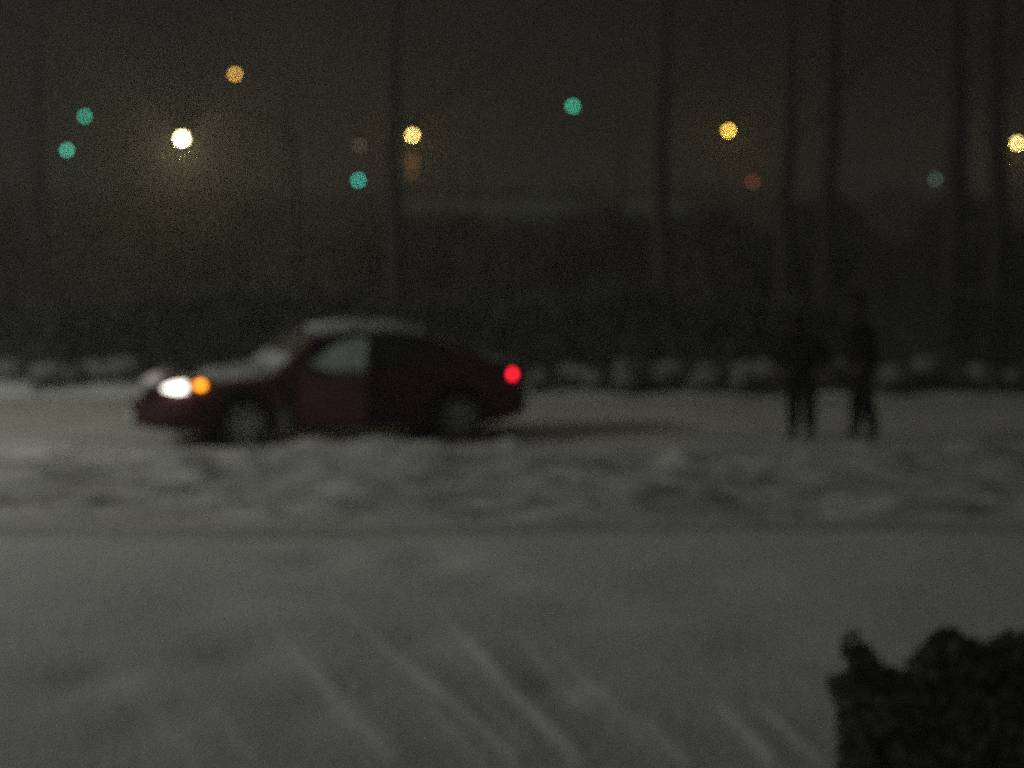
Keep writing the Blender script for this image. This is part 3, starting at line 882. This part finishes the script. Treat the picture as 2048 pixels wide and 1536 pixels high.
# ------------------------------------------------------------------ dark shrub close to the camera
sy = 9.0
shrub = empty('garden_shrub', 'dark leafy shrub with a lumpy top in the near right corner', 'shrub', (at(1900, sy), sy, 0.08))
ox = at(1900, sy)
blobs = []
def pb(px, py, rx_, ry_, depth=.0, dr=.3):
    k = sy / FPX
    blobs.append((at(px, sy) - ox, depth, zt(py, sy) - .08, rx_ * k, dr, ry_ * k))
for a in [(1712, 1302, 24, 34, 0, .06), (1728, 1330, 30, 34, 0, .08), (1748, 1365, 44, 40, 0, .12), (1712, 1385, 46, 36, 0, .10), (1700, 1385, 34, 26, 0, .07), (1760, 1430, 78, 70, 0, .2), (1830, 1420, 90, 72, 0, .25), (1735, 1500, 52, 90, 0, .2),
          (1908, 1306, 46, 44, 0, .12), (1900, 1350, 72, 60, 0, .2), (1955, 1340, 62, 50, 0, .2), (2045, 1335, 60, 62, 0, .2), (2125, 1350, 80, 80, .1, .25), (1950, 1450, 150, 110, 0, .32), (2070, 1430, 140, 120, .1, .35),
          (1850, 1560, 165, 120, 0, .35), (2020, 1600, 180, 150, 0, .4), (1900, 1750, 200, 160, 0, .4), (2100, 1780, 190, 180, .1, .4)]:
    pb(*a)
leaf_cloud('foliage', blobs, 36000, .013, DARKLEAF, shrub, 77, .55, fuzz=.07)
bm = bmesh.new()
rr = random.Random(9)
for b in blobs:
    tip = Vector((b[0], b[1], b[2]))
    mid = Vector((b[0] * .45 + .03, b[1] * .5, b[2] * .5))
    add_tube(bm, [(rr.uniform(-.08, .08), rr.uniform(-.08, .08), -.1), mid, tip], [.022, .014, .005], 6)
bm_obj('stem', bm, BARK, shrub)

# ------------------------------------------------------------------ night sky, light
w = bpy.data.worlds.new('World'); scene.world = w; w.use_nodes = True
nt = w.node_tree; bg = nt.nodes['Background']
tc = nt.nodes.new('ShaderNodeTexCoord'); sep = nt.nodes.new('ShaderNodeSeparateXYZ')
nt.links.new(tc.outputs['Generated'], sep.inputs[0])
mr = nt.nodes.new('ShaderNodeMapRange'); mr.inputs['From Min'].default_value = -.26; mr.inputs['From Max'].default_value = .22
nt.links.new(sep.outputs['X'], mr.inputs['Value'])
ramp = nt.nodes.new('ShaderNodeValToRGB')
el = ramp.color_ramp.elements
el[0].position = 0; el[0].color = (.0062, .0060, .0048, 1)
el[1].position = 1; el[1].color = (.0020, .0020, .0018, 1)
e = el.new(.5); e.color = (.0045, .0044, .0036, 1)
nt.links.new(mr.outputs['Result'], ramp.inputs['Fac'])
ns = nt.nodes.new('ShaderNodeTexNoise'); ns.inputs['Scale'].default_value = 5; ns.inputs['Detail'].default_value = 3
nt.links.new(tc.outputs['Generated'], ns.inputs['Vector'])
mm = nt.nodes.new('ShaderNodeMapRange'); mm.inputs['To Min'].default_value = .75; mm.inputs['To Max'].default_value = 1.25
nt.links.new(ns.outputs['Fac'], mm.inputs['Value'])
nt.links.new(ramp.outputs['Color'], bg.inputs['Color'])
mb = nt.nodes.new('ShaderNodeMapRange'); mb.interpolation_type = 'SMOOTHSTEP'
mb.inputs['From Min'].default_value = .35; mb.inputs['From Max'].default_value = -.75; mb.inputs['To Min'].default_value = 1.0; mb.inputs['To Max'].default_value = 12.5
nt.links.new(sep.outputs['Y'], mb.inputs['Value'])
ml = nt.nodes.new('ShaderNodeMath'); ml.operation = 'MULTIPLY'
nt.links.new(mm.outputs['Result'], ml.inputs[0]); nt.links.new(mb.outputs['Result'], ml.inputs[1])
nt.links.new(ml.outputs['Value'], bg.inputs['Strength'])

sun = bpy.data.lights.new('Sun', 'SUN'); sun.energy = .03; sun.angle = R(18); sun.color = (1.0, .97, .88)
so = bpy.data.objects.new('Sun', sun); COL.objects.link(so)
so.rotation_euler = Vector((.93, .25, -.56)).to_track_quat('-Z', 'Y').to_euler()

# ------------------------------------------------------------------ snowy night air
bm = bmesh.new(); add_box(bm, (0, 420, 7.0), (806, 970, 16.0))
hz = bm_obj('haze', bm)
hm = bpy.data.materials.new('haze_air'); hm.use_nodes = True
hn = hm.node_tree; hn.nodes.remove(hn.nodes['Principled BSDF'])
pv = hn.nodes.new('ShaderNodeVolumePrincipled'); pv.inputs['Color'].default_value = (.92, .92, .90, 1); pv.inputs['Density'].default_value = HAZE
hn.links.new(pv.outputs['Volume'], hn.nodes['Material Output'].inputs['Volume'])
hz.data.materials.append(hm); tag(hz, kind='stuff')

# ------------------------------------------------------------------ camera
cam = bpy.data.cameras.new('Camera'); co = bpy.data.objects.new('Camera', cam); COL.objects.link(co)
cam.sensor_width = 36; cam.lens = LENS
cam.clip_start = .1; cam.clip_end = 3000
co.location = (0, 0, CH)
co.rotation_euler = (R(90) - math.atan((768 - HORIZON) / FPX), 0, 0)
cam.dof.use_dof = True; cam.dof.focus_distance = FOCUS; cam.dof.aperture_fstop = FSTOP; cam.dof.aperture_blades = 0
scene.camera = co

scene.render.engine = 'CYCLES'
scene.cycles.use_denoising = False
scene.cycles.use_adaptive_sampling = True; scene.cycles.adaptive_threshold = .04; scene.cycles.adaptive_min_samples = 24
scene.cycles.max_bounces = 5
scene.cycles.sample_clamp_indirect = 1.0
scene.cycles.caustics_reflective = False; scene.cycles.caustics_refractive = False
scene.cycles.volume_bounces = 0
vs = scene.view_settings
vs.view_transform = 'Standard'; vs.look = 'None'; vs.exposure = 0; vs.gamma = 1; vs.use_curve_mapping = False
